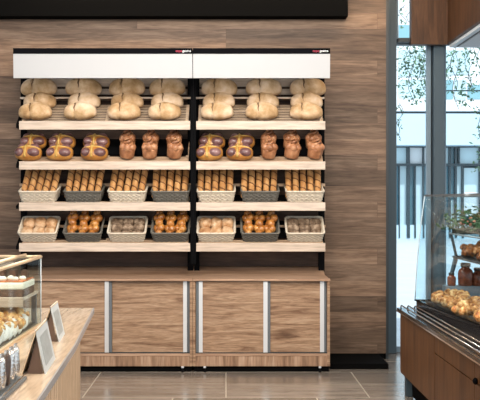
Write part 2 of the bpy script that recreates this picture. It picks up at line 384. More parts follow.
# ------------------------------------------------------------------ base cabinets and worktops
FY = 0.0
def cabinet(x0, x1, panels, label, wlabel):
    c = empty('base_cabinet', (x0, 0, 0), label=label, cat='cabinet', group='wooden base cabinets')
    def part(n, mb, m, par=c, bev=0):
        o = mb.build(n, m, par, bev)
        if par is c: o.matrix_parent_inverse = Matrix.Translation((-x0, 0, 0))
        return o
    zb_, zc = PZ(366.3, 0), PZ(356, 0)
    zt_ = PZ(281, 0)
    b = MB(); b.box(x0, x0 + .028, 0, .80, zb_, zt_); b.box(x1 - .028, x1, 0, .80, zb_, zt_)
    b.box(x0 + .028, x1 - .028, .06, .80, zc, zc + .02); b.box(x0 + .028, x1 - .028, .78, .80, zc + .02, zt_)
    b.box(x0 + .028, x1 - .028, .055, .78, zt_ - .02, zt_)
    part('carcass', b, M['cab'], bev=.002)
    part('plinth', MB().box(x0 + .028, x1 - .028, .004, .05, zb_, zc - .002), M['cabend'])
    part('plinth_lip', MB().box(x0 + .028, x1 - .028, .0, .06, zc, PZ(353.6, 0)), M['top'])
    part('kickboard', MB().box(x0 + .01, x1 - .01, .02, .04, .0, zb_), M['soot'])  # black board added as the shadow in the gap under the cabinet
    part('track', MB().box(x0 + .028, x1 - .028, .012, .06, PZ(353.6, 0), PZ(352.6, 0)), M['dkslate'])
    for xx in (x0 + .12, x1 - .10):
        part('foot', MB().lathe([(.015, 0), (.015, .010), (.009, .014), (.009, zb_)], 12, o=(xx, .004, 0)), M['black'])
        part('foot_collar', MB().lathe([(.012, zb_ - .018), (.013, zb_ - .014), (.013, zb_)], 12, o=(xx, .004, 0)), M['grey'])  # pale ring painting the small highlight on the foot
    for a, b_, wl, dk in panels:                  # door panel px range, white strip px range, dark strip range
        yo = .016 if dk[2] == 0 else .040
        lo, hi = min(a, wl[0]), max(b_, wl[1])
        d = part('door', MB().box(PX(a, 0), PX(b_, 0), yo, yo + .02, PZ(352.6, 0), PZ(281.6, 0)), M['cab'])
        h = MB().box(PX(wl[0], 0), PX(wl[1], 0), yo - .010, yo + .02, PZ(352.6, 0), PZ(281.6, 0)).build('handle_profile', M['silver'], d)
        h['label'] = 'silver full-height handle strip'
        g = MB().box(PX(dk[0], 0), PX(dk[1], 0), yo + .004, yo + .022, PZ(352.6, 0), PZ(281.6, 0)).build('finger_channel', M['darkgroove'], d)
    w = MB().box(x0, x1 + (.003 if x1 > 0 else 0), -.012, .80, PZ(281, 0), PZ(279, 0))
    w.v = [(x, y, z) for x, y, z in w.v]
    wt = empty('worktop', ((x0+x1)/2, .4, PZ(281, 0)), label=wlabel, cat='worktop', group='oak worktops on the base cabinets')
    o = w.build('top_board', M['top'], wt, .003); o.matrix_parent_inverse = Matrix.Translation(-Vector(wt.location))
    zz = PZ(279, 0)
    q = MB().solid([(x0, .52, zz), (x0, .80, zz), (x0, .80, zz + .075)], (x1 - x0, 0, 0))
    o = q.build('sloped_upstand', M['top'], wt); o.matrix_parent_inverse = Matrix.Translation(-Vector(wt.location))
xl, xm, xq = PX(10, 0), PX(192.6, 0), PX(330, 0)
cabinet(xl, xm - .001, [(14, 104.6, (104.6, 108.6), (108.6, 111.6, 0)), (111.8, 183, (183, 186.8), (186.8, 189.6, 1))],
        'wider oak base cabinet with sliding doors, behind the left counter', 'longer oak worktop under the left rack of four baskets')
cabinet(xm + .001, xq, [(202.6, 263.4, (198.8, 202.6), (196, 198.8, 0)), (270.6, 320.4, (320.4, 324.4), (324.4, 326.8, 1)),],
        'narrower oak base cabinet with sliding doors, standing right, clear of the counters', 'shorter oak worktop under the right rack of three baskets')
# second handle of the right cabinet's first door
for o in bpy.data.objects:
    if o.name.startswith('door') and o.parent and o.parent.location.x > -.5:
        hh = MB().box(PX(263.4, 0), PX(267.6, 0), .006, .036, PZ(352.6, 0), PZ(281.6, 0)).build('handle_profile', M['silver'], o)
        MB().box(PX(267.6, 0), PX(270.4, 0), .02, .038, PZ(352.6, 0), PZ(281.6, 0)).build('finger_channel', M['darkgroove'], o); break

# ------------------------------------------------------------------ display racks
TH = R(35)
TILT = [TH, TH, R(13), R(30)]
BT = R(12)
SY = .285                                                  # plane of the shelf front boards
SH = [(121, 129.6), (161.4, 169.6), (202.4, 210.8), (243, 251.6)]
def shelf_pt(k, px, u, n):
    """point on shelf k: u up the slope from the front board, n above the slats"""
    ct, sn = math.cos(TILT[k]), math.sin(TILT[k])
    z0 = PZ(SH[k][0], SY) - .004; y = SY + .022 + u*ct - n*sn
    return Vector((PX(px, SY + .15), y, z0 + u*sn + n*ct))
def text(body, size, mat, loc, parent, name):
    cu = bpy.data.curves.new(name, 'FONT'); cu.body = body; cu.size = size; cu.extrude = .001
    t = bpy.data.objects.new(name, cu); dg = bpy.context.evaluated_depsgraph_get()
    C.objects.link(t); dg.update(); me = bpy.data.meshes.new_from_object(t.evaluated_get(dg)); bpy.data.objects.remove(t)
    me.materials.clear(); me.materials.append(mat)
    o = bpy.data.objects.new(name, me); C.objects.link(o); o.parent = parent; o.location = loc; o.rotation_euler = (PI/2, 0, 0)
    return o
def rack(a, b, ha, hb, label, logo):
    """a, b: shelf ends in px; ha, hb: header ends in px"""
    xa, xb = PX(a, SY), PX(b, SY)
    zbase = PZ(279, 0) + .075
    rt = empty('display_rack', ((xa+xb)/2, .7, PZ(279, 0)), label=label, cat='shelf rack', group='bread display racks')
    inv = Matrix.Translation(-Vector(rt.location))
    def part(n, mb, m, par=None, bev=0):
        o = mb.build(n, m, par or rt, bev)
        if not par: o.matrix_parent_inverse = inv
        return o
    py = .66
    pa, pb = (PX(20.6, py), PX(26.4, py)) if a < 100 else (PX(194.2, py), PX(199.4, py))
    qa, qb = (PX(187.5, py), PX(193.2, py)) if a < 100 else (PX(318.6, py), PX(324.6, py))
    top = PZ(50, 0)
    for s, e in ((pa, pb), (qa, qb)):
        pm = MB().box(s, e, py, py + .05, PZ(279, 0) + .03, top)
        po = part('post', pm, M['black'], bev=.003)
    # black edge strip running down the front between the two racks
    cs = (PX(190.6, SY), PX(193.1, SY)) if a < 100 else (PX(193.4, SY), PX(195.9, SY))
    part('front_upright', MB().box(cs[0], cs[1], SY + .004, SY + .03, PZ(264, SY), PZ(76, SY)), M['black'])
    part('back_panel', MB().box(pa, qb, .765, .79, PZ(279, 0) + .08, top), M['back'])  # dark panel added where the wall lies in shade behind the shelves
    for k, (f0, f1) in enumerate(SH):
        s = MB(); o = shelf_pt(k, 0, 0, 0)
        T = Matrix.Translation((0, o.y, o.z)) @ Matrix.Rotation(TILT[k], 4, 'X')
        L = .36 if k == 0 else .38 if k == 2 else .46
        L2 = (.36, .13, .10, .10)[k]; nslat = int(L2/.034)
        for i in range(nslat): s.box(xa + .03, xb - .02, (.030 if k == 0 else .012) + i*.034, (.030 if k == 0 else .012) + i*.034 + (.013 if k == 0 else .022), (-.006 if k == 0 else -.014), -.002, T)
        for xx in (xa + .02, (xa+xb)/2, xb - .05): s.box(xx, xx + .03, 0, L, -.034, (-.006 if k == 0 else -.014), T)
        if k == 2: s.box(pa, qb, .60, .62, PZ(186.3, .6), PZ(183.5, .6))
        if k == 3: s.box(pa, qb, .55, .57, PZ(227.5, .55), PZ(225, .55))
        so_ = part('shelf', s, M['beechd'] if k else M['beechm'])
        if k:
            tr = MB().box(xa + .03, xb - .03, L2 + .02, L, -.016, -.006, T).build('rear_tray', M['black'], so_); tr['label'] = 'black metal rear tray'  # black sheet painting in the shade at the shelf's rear
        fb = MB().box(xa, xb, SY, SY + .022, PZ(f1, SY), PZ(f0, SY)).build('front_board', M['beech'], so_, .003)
        for s_, e_ in ((pa, pb), (qa, qb)):
            mid = (s_+e_)/2
            MB().solid([(mid-.008, SY+.03, PZ(f1, SY)+.02), (mid-.008, py+.01, PZ(f1, SY) + .02), (mid-.008, py+.01, o.z + (py-SY-.02)*math.tan(TILT[k]) - .04), (mid-.008, SY+.03, o.z - .03)], (.016, 0, 0)).build('bracket', M['black'], so_)
    # steep upper slats that carry the back row of boules
    u = MB(); ya = .60; z1 = PZ(96, ya)
    u.box(pa + .01, qb - .01, ya + .10, ya + .12, PZ(94.5, .7), PZ(89, .7))
    u.box(pa + .01, qb - .01, ya - .02, ya + .16, z1 - .03, z1 - .012)
    u.box(pa + .01, qb - .01, .745, .765, PZ(86.5, .745), PZ(79, .745))
    part('upper_slats', u, M['beech'])
    # header canopy: white fascia with a black cap
    hx0, hx1 = PX(ha, 0), PX(hb, 0)
    fa = part('fascia', MB().solid([(hx0, -.01, PZ(54, 0)), (hx0, .02, PZ(54, 0)), (hx0, .03, PZ(78, 0)), (hx0, .005, PZ(78, 0))], (hx1 - hx0, 0, 0)), M['white'])
    cp = part('canopy_cap', MB().box(hx0, hx1, -.016, .74, PZ(54, 0), PZ(48.4, 0)), M['cap'])
    lx = PX(logo, 0) - .008
    text('expo', .034, M['red'], (lx, -.0175, PZ(52.2, 0)), cp, 'red_lettering')
    text('gastro', .034, M['logo'], (lx + .070, -.0175, PZ(52.2, 0)), cp, 'white_lettering')
    part('led_strip', MB().box(hx0 + .1, hx1 - .1, .06, .10, PZ(54, 0) - .02, PZ(54, 0)), M['led'])  # strip added to go with the canopy fill, no such fitting seen
rack(19, 190.2, 13.4, 192.35, 'wider black-post bread rack with white header, four breads across', 176.3)
rack(196.2, 325.4, 193.0, 330, 'narrower black-post bread rack with white header, three boules across', 313.3)

# ------------------------------------------------------------------ breads
def sin_prof(a, n, sq=1.0): return [(-a*math.cos(PI*i/n), max(.015, math.sin(PI*i/n))**sq) for i in range(n+1)]
# boule
def boule(seed):
    a, b, c, xc = .170, .112, .112, -.046
    def rho(x): return (1 - .12*math.exp(-((x - xc)/.015)**2)) * (1 + .04*math.exp(-((x - xc - .06)/.05)**2))
    prof = [(x, r*rho(x)) for x, r in sin_prof(a, 60, .66)]
    def dome(p): return Vector((p.x*(1.0 if p.z < 0 else 1 - .07*(p.z/c)**2), p.y*(1 - .12*max(0, p.z/c)), p.z if p.z > 0 else p.z*.60))
    root = MB().spindle(prof, b, c, 30, bend=dome, amp=.010, fr=9, seed=seed).build('boule_loaf', M['boule']); root['category'] = 'bread'
    g = MB(); base = math.sin(math.acos(-xc/a))**.66; pts = []
    for i in range(24):
        t = R(135)*i/23 + R(22); q = base*.915
        pts.append(dome(Vector((xc + .003*math.sin(i*.9 + seed), -b*q*math.cos(t), c*q*math.sin(t)))))
    g.tube(pts, [.002 + .008*math.sin(PI*i/23) for i in range(24)], 6).build('score_mark', M['boulecut'], root)['label'] = 'dark brown score line'
    return root
kb = [Kind(boule(s)) for s in range(3)]
cols = [(36.9, 'beside the left post'), (81.5, 'second from the left post'), (125, 'third from the left post'), (165.2, 'just left of the middle posts'),
        (217.2, 'just right of the middle posts'), (261.6, 'middle of the right rack'), (305.5, 'beside the right post')]
for i, (px, w) in enumerate(cols):
    for r_, (u, n, dx, rw) in enumerate(((.088, .050, 0, 'front row'), (.295, .052, 1.6, 'second row'), (.55, .058, 2.2, 'back row'))):
        p = shelf_pt(0, px + dx, u, n)
        if r_ == 2: p = Vector((PX(px + dx, .60), .60, PZ(94.2, .60) + .050))
        th = R(16) if r_ < 2 else R(20)
        kb[(i + r_) % 3].place(p, (th + rnd.uniform(-.04, .04), rnd.uniform(-.03, .03), rnd.uniform(-.08, .08)),
            f'floury round boule, {rw} of top shelf, {w}', 'floury boules on the top shelf', 1.0 if r_ < 2 else 1.12)
# round brioche with four dark lobes
def brioche(seed):
    a, b, c = .136, .10, .078
    root = MB().spindle(sin_prof(a, 24, .7), b, c, 26, flat=-.05, amp=.008, seed=seed).build('round_brioche', M['briosh']); root['category'] = 'bread'
    for x, y, z, s in ((.055, -.050, .034, 1.08), (-.080, -.046, .034, .82), (.055, .045, .036, .9), (-.07, .045, .034, .72)):
        o = MB().ball((x, y, z), (.060*s, .050, .046), 14, amp=.004, seed=seed).build('dark_lobe', M['lobe'], root); o['label'] = 'purple-brown glazed lobe'
    rg = MB().tube([(-.018, b*.97*math.cos(t), .078*math.sin(t) + .004) for t in [R(-170) + R(160)*0 + R(200)*0 + (R(200) - R(-20))*i/14 + R(150) for i in range(15)]], .011, 8)
    rg = MB().tube([(-.022, -b*.97*math.cos(t), c*.99*math.sin(t)) for t in [R(5) + R(170)*i/14 for i in range(15)]], .012, 8)
    rg.tube([(a*.96*math.cos(t), 0.0, c*.99*math.sin(t)) for t in [R(15) + R(150)*i/14 for i in range(15)]], .010, 8)
    rg.build('yellow_seam', M['ridge'], root)['label'] = 'pale yellow crossing seam'
    return root
kbr = [Kind(brioche(s)) for s in range(2)]
bc = [(30.2, 'beside the left post'), (61.2, 'second from the left post'), (95.6, 'next to the tall brioches, left rack'), (209.6, 'just right of the middle posts'), (239.6, 'next to the tall brioches, right rack')]
for i, (px, w) in enumerate(bc):
    for r_, (u, n, dx, rw) in enumerate(((.085, .052, 0, 'front'), (.30, .050, 2.2, 'rear'))):
        if i < 3 and r_ == 1: dx = -.2 if i else 1.8
        kbr[(i+r_) % 2].place(shelf_pt(1, px + dx, u, n), (TH - .12, rnd.uniform(-.03, .03), rnd.uniform(-.06, .06)),
            f'purple-lobed golden round brioche, {rw}, {w}', 'round brioches on the second shelf', 1.03)
# tall brioche
def tall(seed):
    r = random.Random(seed)
    root = empty('tall_brioche'); root['category'] = 'bread'
    fl = lambda a, i: 1 + .035*math.cos(9*a)
    MB().lathe([(.062, 0), (.070, .01), (.076, .05), (.080, .09), (.078, .10)], 36, fl).build('fluted_base', M['tallb'], root)
    cap = MB()
    for k in range(6):
        a = 2*PI*k/6 + .3*seed; cap.ball((.045*math.cos(a), .045*math.sin(a), .118), (.048, .040, .044), 10, amp=.006, seed=seed+k, M=Matrix.Rotation(a+.5, 4, 'Z') @ Matrix.Rotation(.5, 4, 'Y'))
    cap.build('crown', M['tallb'], root)
    kn = MB()
    for k in range(3):
        a0 = 2*PI*k/3 + seed
        kn.tube([((.040*(1-i/16)+.012)*math.cos(a0 + i*.30), (.040*(1-i/16)+.012)*math.sin(a0 + i*.30), .135 + .0055*i) for i in range(14)], [.022 - .0008*i for i in range(14)], 8)
    kn.build('twisted_knot', M['tallt'], root)
    return root
kt = [Kind(tall(s)) for s in range(2)]
tcx = [(127.2, 'first of the three pairs in the left rack'), (150, 'middle pair of three in the left rack'), (174, 'nearest the middle posts'), (268, 'first of the three pairs in the right rack'), (290.4, 'middle pair of three in the right rack'), (313.4, 'beside the right post')]
for i, (px, w) in enumerate(tcx):
    for r_, (u, n, dx, rw) in enumerate(((.075, .006, 0, 'front'), (.25, .006, -.2, 'rear'))):
        kt[(i+r_) % 2].place(shelf_pt(1, px + dx, u, n), (TH*.55, 0, rnd.uniform(0, .6)), f'tall twisted-top brioche, {rw}, {w}', 'tall brioches on the second shelf', 1.0)

# wicker baskets
BW, BD, BHt = .205, .165, .114        # half width, half depth at the rim, height
def rrect(hx, hy, r, n=6):
    pts = []
    for cx, cy, a0 in ((hx-r, hy-r, 0), (-hx+r, hy-r, 90), (-hx+r, -hy+r, 180), (hx-r, -hy+r, 270)):
        pts += [(cx + r*math.cos(R(a0 + 90*i/n)), cy + r*math.sin(R(a0 + 90*i/n))) for i in range(n+1)]
    return pts
def resample(pts, m):
    P_ = pts + [pts[0]]; d = [0]
    for p, q in zip(P_, P_[1:]): d.append(d[-1] + math.dist(p, q))
    out = []; j = 0
    for i in range(m):
        t = d[-1]*i/m
        while d[j+1] < t: j += 1
        f = (t - d[j])/max(1e-9, d[j+1]-d[j]); out.append((P_[j][0] + (P_[j+1][0]-P_[j][0])*f, P_[j][1] + (P_[j+1][1]-P_[j][1])*f))
    return out
def basket(mat, liner, cname):
    root = empty('bread_basket'); root['category'] = 'basket'
    def ring(t, off=0): return resample(rrect(.170 + .022*t + off, .140 + .024*t + off, .03), 144)
    wv = MB(); rows = 7
    for k in range(rows):
        t = (k + .5)/rows; rg = ring(t); pts = []
        for i, (x, y) in enumerate(rg):
            o = .0045*math.cos(PI*i/3 + PI*k); l = math.hypot(x, y); pts.append((x + o*x/l, y + o*y/l, BHt*t))
        wv.tube(pts, .0078, 5, True)
    wv.build('woven_wall', mat, root)
    sk = MB()
    for i in range(0, 144, 6):
        a, b = ring(0)[i], ring(1)[i]; sk.tube([(a[0], a[1], 0), (b[0], b[1], BHt)], .0055, 5)
    sk.build('stakes', mat, root)
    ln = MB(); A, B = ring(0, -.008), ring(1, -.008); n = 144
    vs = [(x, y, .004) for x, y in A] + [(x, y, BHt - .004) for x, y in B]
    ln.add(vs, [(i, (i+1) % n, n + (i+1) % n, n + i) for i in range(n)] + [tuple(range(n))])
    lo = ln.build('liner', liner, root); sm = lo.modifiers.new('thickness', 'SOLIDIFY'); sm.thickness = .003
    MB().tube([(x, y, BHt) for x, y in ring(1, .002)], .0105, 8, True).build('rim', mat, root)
    return root
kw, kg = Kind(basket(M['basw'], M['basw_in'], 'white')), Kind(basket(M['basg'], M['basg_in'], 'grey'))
bcx = [40, 84.5, 128, 171, 216.2, 259.8, 304.2]
colr = ['white', 'grey', 'white', 'grey', 'white', 'grey', 'white']
where = ['beside the left post', 'second from the left post', 'third from the left post', 'just left of the middle posts', 'just right of the middle posts', 'in the middle of the right rack', 'beside the right post']
shortw = ['basket by left post', 'second basket from left', 'third basket from left', 'basket left of middle posts', 'basket right of middle posts', 'second basket of right rack', 'basket by right post']
def basket_pt(k, i, x, u, n):
    p = shelf_pt(k, bcx[i], .172 + u, .000 + n); p.x += x; return p
# contents
def stick(seed):
    L, r0 = .47, .0325
    prof = [(-L/2 + L*i/120, (1 if 4 < i < 116 else (.35, .6, .78, .9, .96)[min(i, 120-i)])) for i in range(121)]
    rho = lambda x, a: 1 - .13*max(0, math.cos(a + x*74 + seed))**6
    root = MB().spindle(prof, r0, r0, 18, mod=rho, amp=.002, seed=seed).build('twisted_bread_stick', M['stick']); root['category'] = 'bread'
    g = MB(); pts = []
    for i in range(200):
        x = -L/2*.93 + L*.93*i/199; a = -x*74 - seed; pts.append((x, r0*.875*math.cos(a), r0*.875*math.sin(a)))
    g.tube(pts, .0075, 5).build('spiral_score', M['stickcut'], root)['label'] = 'dark spiral score'
    return root
ks = [Kind(stick(s*1.3)) for s in range(3)]
def roll(seed):
    root = MB().spindle(sin_prof(.058, 16, .75), .075, .058, 20, flat=-.035, amp=.012, fr=16, seed=seed,
        mod=lambda x, a: 1 + .10*math.sin(3*a + x*60)).build('floury_roll', M['roll']); root['category'] = 'bread'; return root
kr = [Kind(roll(s)) for s in range(3)]
def braid(seed):
    m = MB()
    for k in range(4):
        x = -.105 + .066*k
        m.ball((x, .010*(-1)**k, 0), (.047, .044 - .003*abs(k-1.5), .043), 12, amp=.004, seed=seed+k, M=Matrix.Rotation(.5*(-1)**k, 4, 'Z'))
    root = m.build('braided_roll', M['braid']); root['category'] = 'bread'; return root
kd = [Kind(braid(s)) for s in range(2)]
def rye(seed):
    prof = [(x, r*(1 - .10*max(0, math.cos(x*120))**4)) for x, r in sin_prof(.060, 30, .55)]
    root = MB().spindle(prof, .052, .044, 18, flat=-.03, amp=.008, fr=20, seed=seed).build('rye_roll', M['rye']); root['category'] = 'bread'; return root
ky = [Kind(rye(s)) for s in range(2)]
n3 = ['left', 'middle', 'right']
for k, rowname in ((2, 'third shelf'), (3, 'bottom shelf')):
    for i in range(7):
        (kw if colr[i] == 'white' else kg).place(basket_pt(k, i, 0, 0, 0), (TILT[k], 0, 0),
            f'{colr[i]} wicker basket on the {rowname}, {where[i]}', 'wicker bread baskets')
        if k == 2:
            for j in range(5):
                t = (j - 2)
                fan = (0, .8, .8, .8, .3, .5, .5)[i]; skew = (1.8, 1.2, 1.5, .6, .4, .6, .3)[i]
                x0_ = t*.0765 - .010; dx = (t*.13*fan + skew) * .016
                a = basket_pt(2, i, x0_ - dx*.3 - .002, -.085, .048 + .004*(j % 2)); d = Vector((dx, math.cos(R(60))*.22, math.sin(R(60))*.22)).normalized()
                c = a + d*.215
                q = d.to_track_quat('X', 'Z')
                q = q @ Euler((rnd.uniform(0, 6), 0, 0)).to_quaternion()
                o = ks[(i + j) % 3].place(c, q.to_euler(), f'twisted bread stick, {ORD[j]} from left in {shortw[i]}, third shelf', 'twisted sticks in the third shelf baskets')
        else:
            if i in (0, 4):
                for rr in range(2):
                    for j in range(3):
                        kr[(i+j+rr) % 3].place(basket_pt(3, i, (j-1)*.116 + .002, -.062 + .135*rr, .062 + .028*rr), (TH*.5 + rnd.uniform(-.1, .1), 0, rnd.uniform(-.15, .15)),
                            f'pale floury roll, {("front","back")[rr]} {n3[j]} in bottom-shelf {shortw[i]}', 'floury rolls in the white baskets', 1.1)
            elif i in (1, 3, 5):
                for rr in range(2):
                    for j in range(3):
                        d = Vector((.05 + .15*(j == 2) if j else .0, math.cos(R(58)), math.sin(R(58)))).normalized()
                        p = basket_pt(3, i, (j-1)*.116 + .004 - .022*rr, -.01 + .088*rr, .112 + .012*rr)
                        if j == 0 and rr == 0: p.z += .012
                        kd[(j+rr) % 2].place(p, d.to_track_quat('X', 'Z').to_euler(),
                            f'shiny golden braided roll, {("front","back")[rr]} {n3[j]} in bottom-shelf {shortw[i]}', 'braided rolls in the grey baskets', .97)
            else:
                for rr in range(3):
                    for j in range(3):
                        ky[(j+rr) % 2].place(basket_pt(3, i, (j-1)*.112, -.085 + .085*rr, .052 + .022*rr), (TH*.6, 0, rnd.uniform(-.12, .12)),
                            f'dark rye roll, {("front","middle","back")[rr]} {n3[j]} in bottom-shelf {shortw[i]}', 'rye rolls in the white baskets', 1.08)

# ------------------------------------------------------------------ right display counter
def inv_part(root):
    iv = root.matrix_basis.inverted() if False else Matrix.Translation(-Vector(root.location))
    def part(n, mb, m, par=None, bev=0):
        o = mb.build(n, m, par or root, bev)
        if not par: o.matrix_parent_inverse = iv
        return o
    return part
fy = -1.09; xf = 1.553; zt2 = .762
rc = empty('serving_counter', (2.2, -2.9, 0), label='dark walnut serving counter with black top, beside the windows', cat='counter')
part = inv_part(rc)
ny = -4.9; xb2 = 2.75
part('body', MB().box(xf + .012, xb2, ny, fy, .20, zt2 - .03), M['walnut'])
zy = [-1.09, -2.56, -3.75, ny]
pn = part('side_panel', MB().box(xf, xf + .012, zy[1] + .004, fy, .20, zt2 - .03), M['walnut'])
for q in range(1, 3):
    dr = part('drawer_front', MB().box(xf, xf + .012, zy[q+1] + .004, zy[q] - .004, .585, zt2 - .034), M['walnut'], bev=.001)
    dd = part('door', MB().box(xf, xf + .012, zy[q+1] + .004, zy[q] - .004, .205, .578), M['walnut'], bev=.001)
    if q == 2: MB().ball((xf - .012, zy[2] - .07, .60), (.016, .022, .022), 10).build('knob', M['black'], dr)
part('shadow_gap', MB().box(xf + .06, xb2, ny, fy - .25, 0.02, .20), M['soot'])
part('kick_rail', MB().box(xf + .002, xf + .05, ny, fy, .185, .20), M['walnut'])
for yy in (fy - .10, fy - 1.8, fy - 3.4):
    part('leg', MB().box(xf + .02, xf + .085, yy - .07, yy, 0, .19), M['slate'], bev=.003)
tp = part('top_slab', MB().box(xf - .03, xb2, ny, fy + .01, zt2 - .03, zt2), M['blackstone'], bev=.003)
part('edge_strip', MB().box(xf - .034, xf - .02, ny, fy + .01, zt2 - .034, zt2 - .022), M['chrome'])
for k, xx in enumerate((1.545, 1.60, 1.655)):
    part('tray_rail', MB().tube([(xx, fy - .08 - .03*k, zt2), (xx, fy - .08 - .03*k, zt2 + .022), (xx, fy - .11 - .03*k, zt2 + .03), (xx, ny + .1, zt2 + .03), (xx, ny + .1, zt2)], .0062, 8), M['chrome'])
# glazed case standing on the counter
ca = empty('display_case', (2.15, -2.9, zt2), label='curved glass pastry case standing on the walnut counter by the windows', cat='display case')
part = inv_part(ca)
fr0 = [(-1.30, 1.644), (-2.0, 1.688), (-2.8, 1.75), (-3.6, 1.82), (-4.5, 1.90)]       # (y, x) of the lower front edge
dk = .845
part('deck', MB().prism([(x + .012, y) for y, x in fr0] + [(xb2, -4.5), (xb2, -1.30)], zt2 + .001, dk), M['blackstone'])
ztop = 1.752
def front_x(x, z):
    t = (z - dk)/(ztop - dk); return x + .085*t + .03*math.sin(PI*t)*0.0
gm = MB(); NZ = 8
vs = []
for y, x in fr0:
    for j in range(NZ+1):
        z = dk + (ztop - dk)*j/NZ; t = j/NZ; vs.append((x + .085*t*t*.6 + .034*t, y, z))
gm.add(vs, [(i*(NZ+1)+j, (i+1)*(NZ+1)+j, (i+1)*(NZ+1)+j+1, i*(NZ+1)+j+1) for i in range(len(fr0)-1) for j in range(NZ)])
g = part('front_glass', gm, M['case']); g.modifiers.new('t', 'SOLIDIFY').thickness = .006
ev = [(1.644 + .085*(j/NZ)**2*.6 + .034*j/NZ, -1.30, dk + (ztop-dk)*j/NZ) for j in range(NZ+1)]
part('end_glass', MB().solid(ev + [(xb2, -1.30, ztop), (xb2, -1.30, dk)], (0, .006, 0)), M['case'])
part('edge_strip', MB().tube([(x, y - .002, z) for x, y, z in ev], .005, 6), M['rim'])
part('bottom_seal', MB().tube([(x, y, dk + .004) for y, x in fr0], .006, 6), M['black'])
part('bottom_seal', MB().tube([(1.644, -1.30, dk+.004), (xb2, -1.30, dk+.004)], .006, 6), M['black'])
tx = 1.73
part('top_frame', MB().box(tx, xb2, -4.5, -1.29, ztop, ztop + .012), M['case'])
part('top_bar', MB().box(1.90, xb2, -1.42, -1.28, ztop - .008, ztop + .016), M['darkgroove'])
part('top_bar', MB().box(tx, tx + .02, -4.5, -1.28, ztop - .002, ztop + .014), M['darkgroove'])
s1 = part('glass_shelf', MB().box(1.93, xb2 - .05, -4.4, -1.36, 1.425, 1.437), M['shelfglass'])
MB().tube([(1.93, -4.4, 1.431), (1.93, -1.36, 1.431)], .007, 6).tube([(1.93, -1.36, 1.431), (xb2 - .05, -1.36, 1.431)], .007, 6).build('shelf_edge', M['rim'], s1).matrix_parent_inverse = Matrix.Identity(4)
s2 = part('glass_shelf', MB().box(1.966, xb2 - .05, -4.4, -1.36, 1.225, 1.237), M['shelfglass'])
MB().tube([(1.966, -4.4, 1.23), (1.966, -1.36, 1.23)], .011, 6).tube([(1.966, -1.36, 1.23), (xb2 - .05, -1.36, 1.23)], .011, 6).build('shelf_edge', M['slate'], s2)
for yy in (-1.38, -3.3):
    part('shelf_bracket', MB().tube([(1.985, yy, 1.235), (1.95, yy, 1.10), (1.90, yy, dk)], [.022, .018, .012], 8), M['slate'])
    part('shelf_bracket', MB().tube([(1.94, yy, 1.43), (1.985, yy, 1.235)], .012, 8), M['slate'])
part('rear_riser', MB().box(1.87, xb2 - .05, -1.49, -1.35, dk, .985), M['slatelight'])
# pastries
def pastry(seed, mat, name):
    r = random.Random(seed)
    m = MB()
    for k in range(5):
        t = k - 2; m.ball((.034*t, .02*abs(t) - .02, .006*(2-abs(t))), (.030, .048 - .009*abs(t), .040 - .006*abs(t)), 10, amp=.018, fr=30, seed=seed + k, M=Matrix.Rotation(.22*t + r.uniform(-.2, .2), 4, 'Z'))
    root = m.build(name, M[mat]); root['category'] = 'pastry'; return root
kf = [Kind(pastry(s, 'flaky', 'flaky_pastry')) for s in range(3)]
kfr = [Kind(pastry(10 + s, 'flakyred', 'glazed_pastry')) for s in range(3)]
trr = empty('pastry_tray', (1.9, -2.7, dk), label='black tray under the flaky pastries on the case floor', cat='tray')
part = inv_part(trr)
part('tray_floor', MB().prism([(1.70, -1.5), (1.98, -1.42), (2.04, -4.2), (1.86, -4.2)], dk + .001, dk + .010), M['tray'])
part('tray_lip', MB().tube([(1.70, -1.5, dk + .014), (1.98, -1.42, dk + .014), (2.04, -4.2, dk + .014), (1.86, -4.2, dk + .014)], .007, 6, True), M['tray'])
place_n = [0]
for j in range(13):
    yy = -1.63 - .20*j
    for q in range(2):
        x = 1.765 + .012*j*.72 + .135*q + rnd.uniform(-.008, .008)
        z = dk + .052 + rnd.uniform(-.003, .012) + .018*q
        nm = ('aisle-side', 'inner')[q]
        if j < 10: lb = f'flaky golden pastry, {ORD[j]} from the window end, {nm} row, case floor'
        else: lb = f'flaky golden pastry, {ORD[12-j]} from the near end, {nm} row, case floor'
        kf[(j + q) % 3].place((x, yy, z), (rnd.uniform(-.2, .2), rnd.uniform(-.3, .3), rnd.uniform(0, 6)), lb, 'flaky pastries on the case floor', 1.12)
str_ = tag(MB().box(1.975, 2.36, -4.0, -1.44, 1.2375, 1.247).build('pastry_tray', M['tray']), 'dark tray under glazed pastries on the lower glass shelf', 'tray')
for j in range(12):
    for q in range(2):
        x = 2.045 + .13*q + rnd.uniform(-.008, .008); yy = -1.52 - .155*j; z = 1.247 + .042 + rnd.uniform(0, .014) + .025*q
        lb = f'dark glazed pastry, {ORD[j]} from the window end, {("outer","inner")[q]} row, glass shelf' if j < 10 else f'dark glazed pastry, {ORD[11-j]} from the near end, {("outer","inner")[q]} row, glass shelf'
        kfr[(j+q) % 3].place((x, yy, z), (rnd.uniform(-.2, .2), rnd.uniform(-.3, .3), rnd.uniform(0, 6)), lb, 'glazed pastries on the glass shelf', 1.12)
# jars on the riser
def jar():
    root = MB().lathe([(.05, 0), (.058, .012), (.060, .10), (.052, .125), (.034, .14), (.034, .155)], 18).build('preserve_jar', M['amber']); root['category'] = 'jar'
    MB().lathe([(.038, .150), (.040, .155), (.040, .178), (.036, .182)], 16).build('lid', M['lid'], root); return root
kj = Kind(jar())
for (x, s, lb) in ((1.935, .62, 'small dark amber jar nearest the front glass, under the glass shelf'), (2.055, 1.08, 'tallest amber jar, second from the front glass, under the shelf'), (2.16, .85, 'dark amber jar third from the front glass, under the shelf'), (2.27, .95, 'dark amber jar farthest from the front glass, under the shelf')):
    kj.place((x, -1.42, .985), (0, 0, 0), lb, 'amber jars behind the pastries', s)
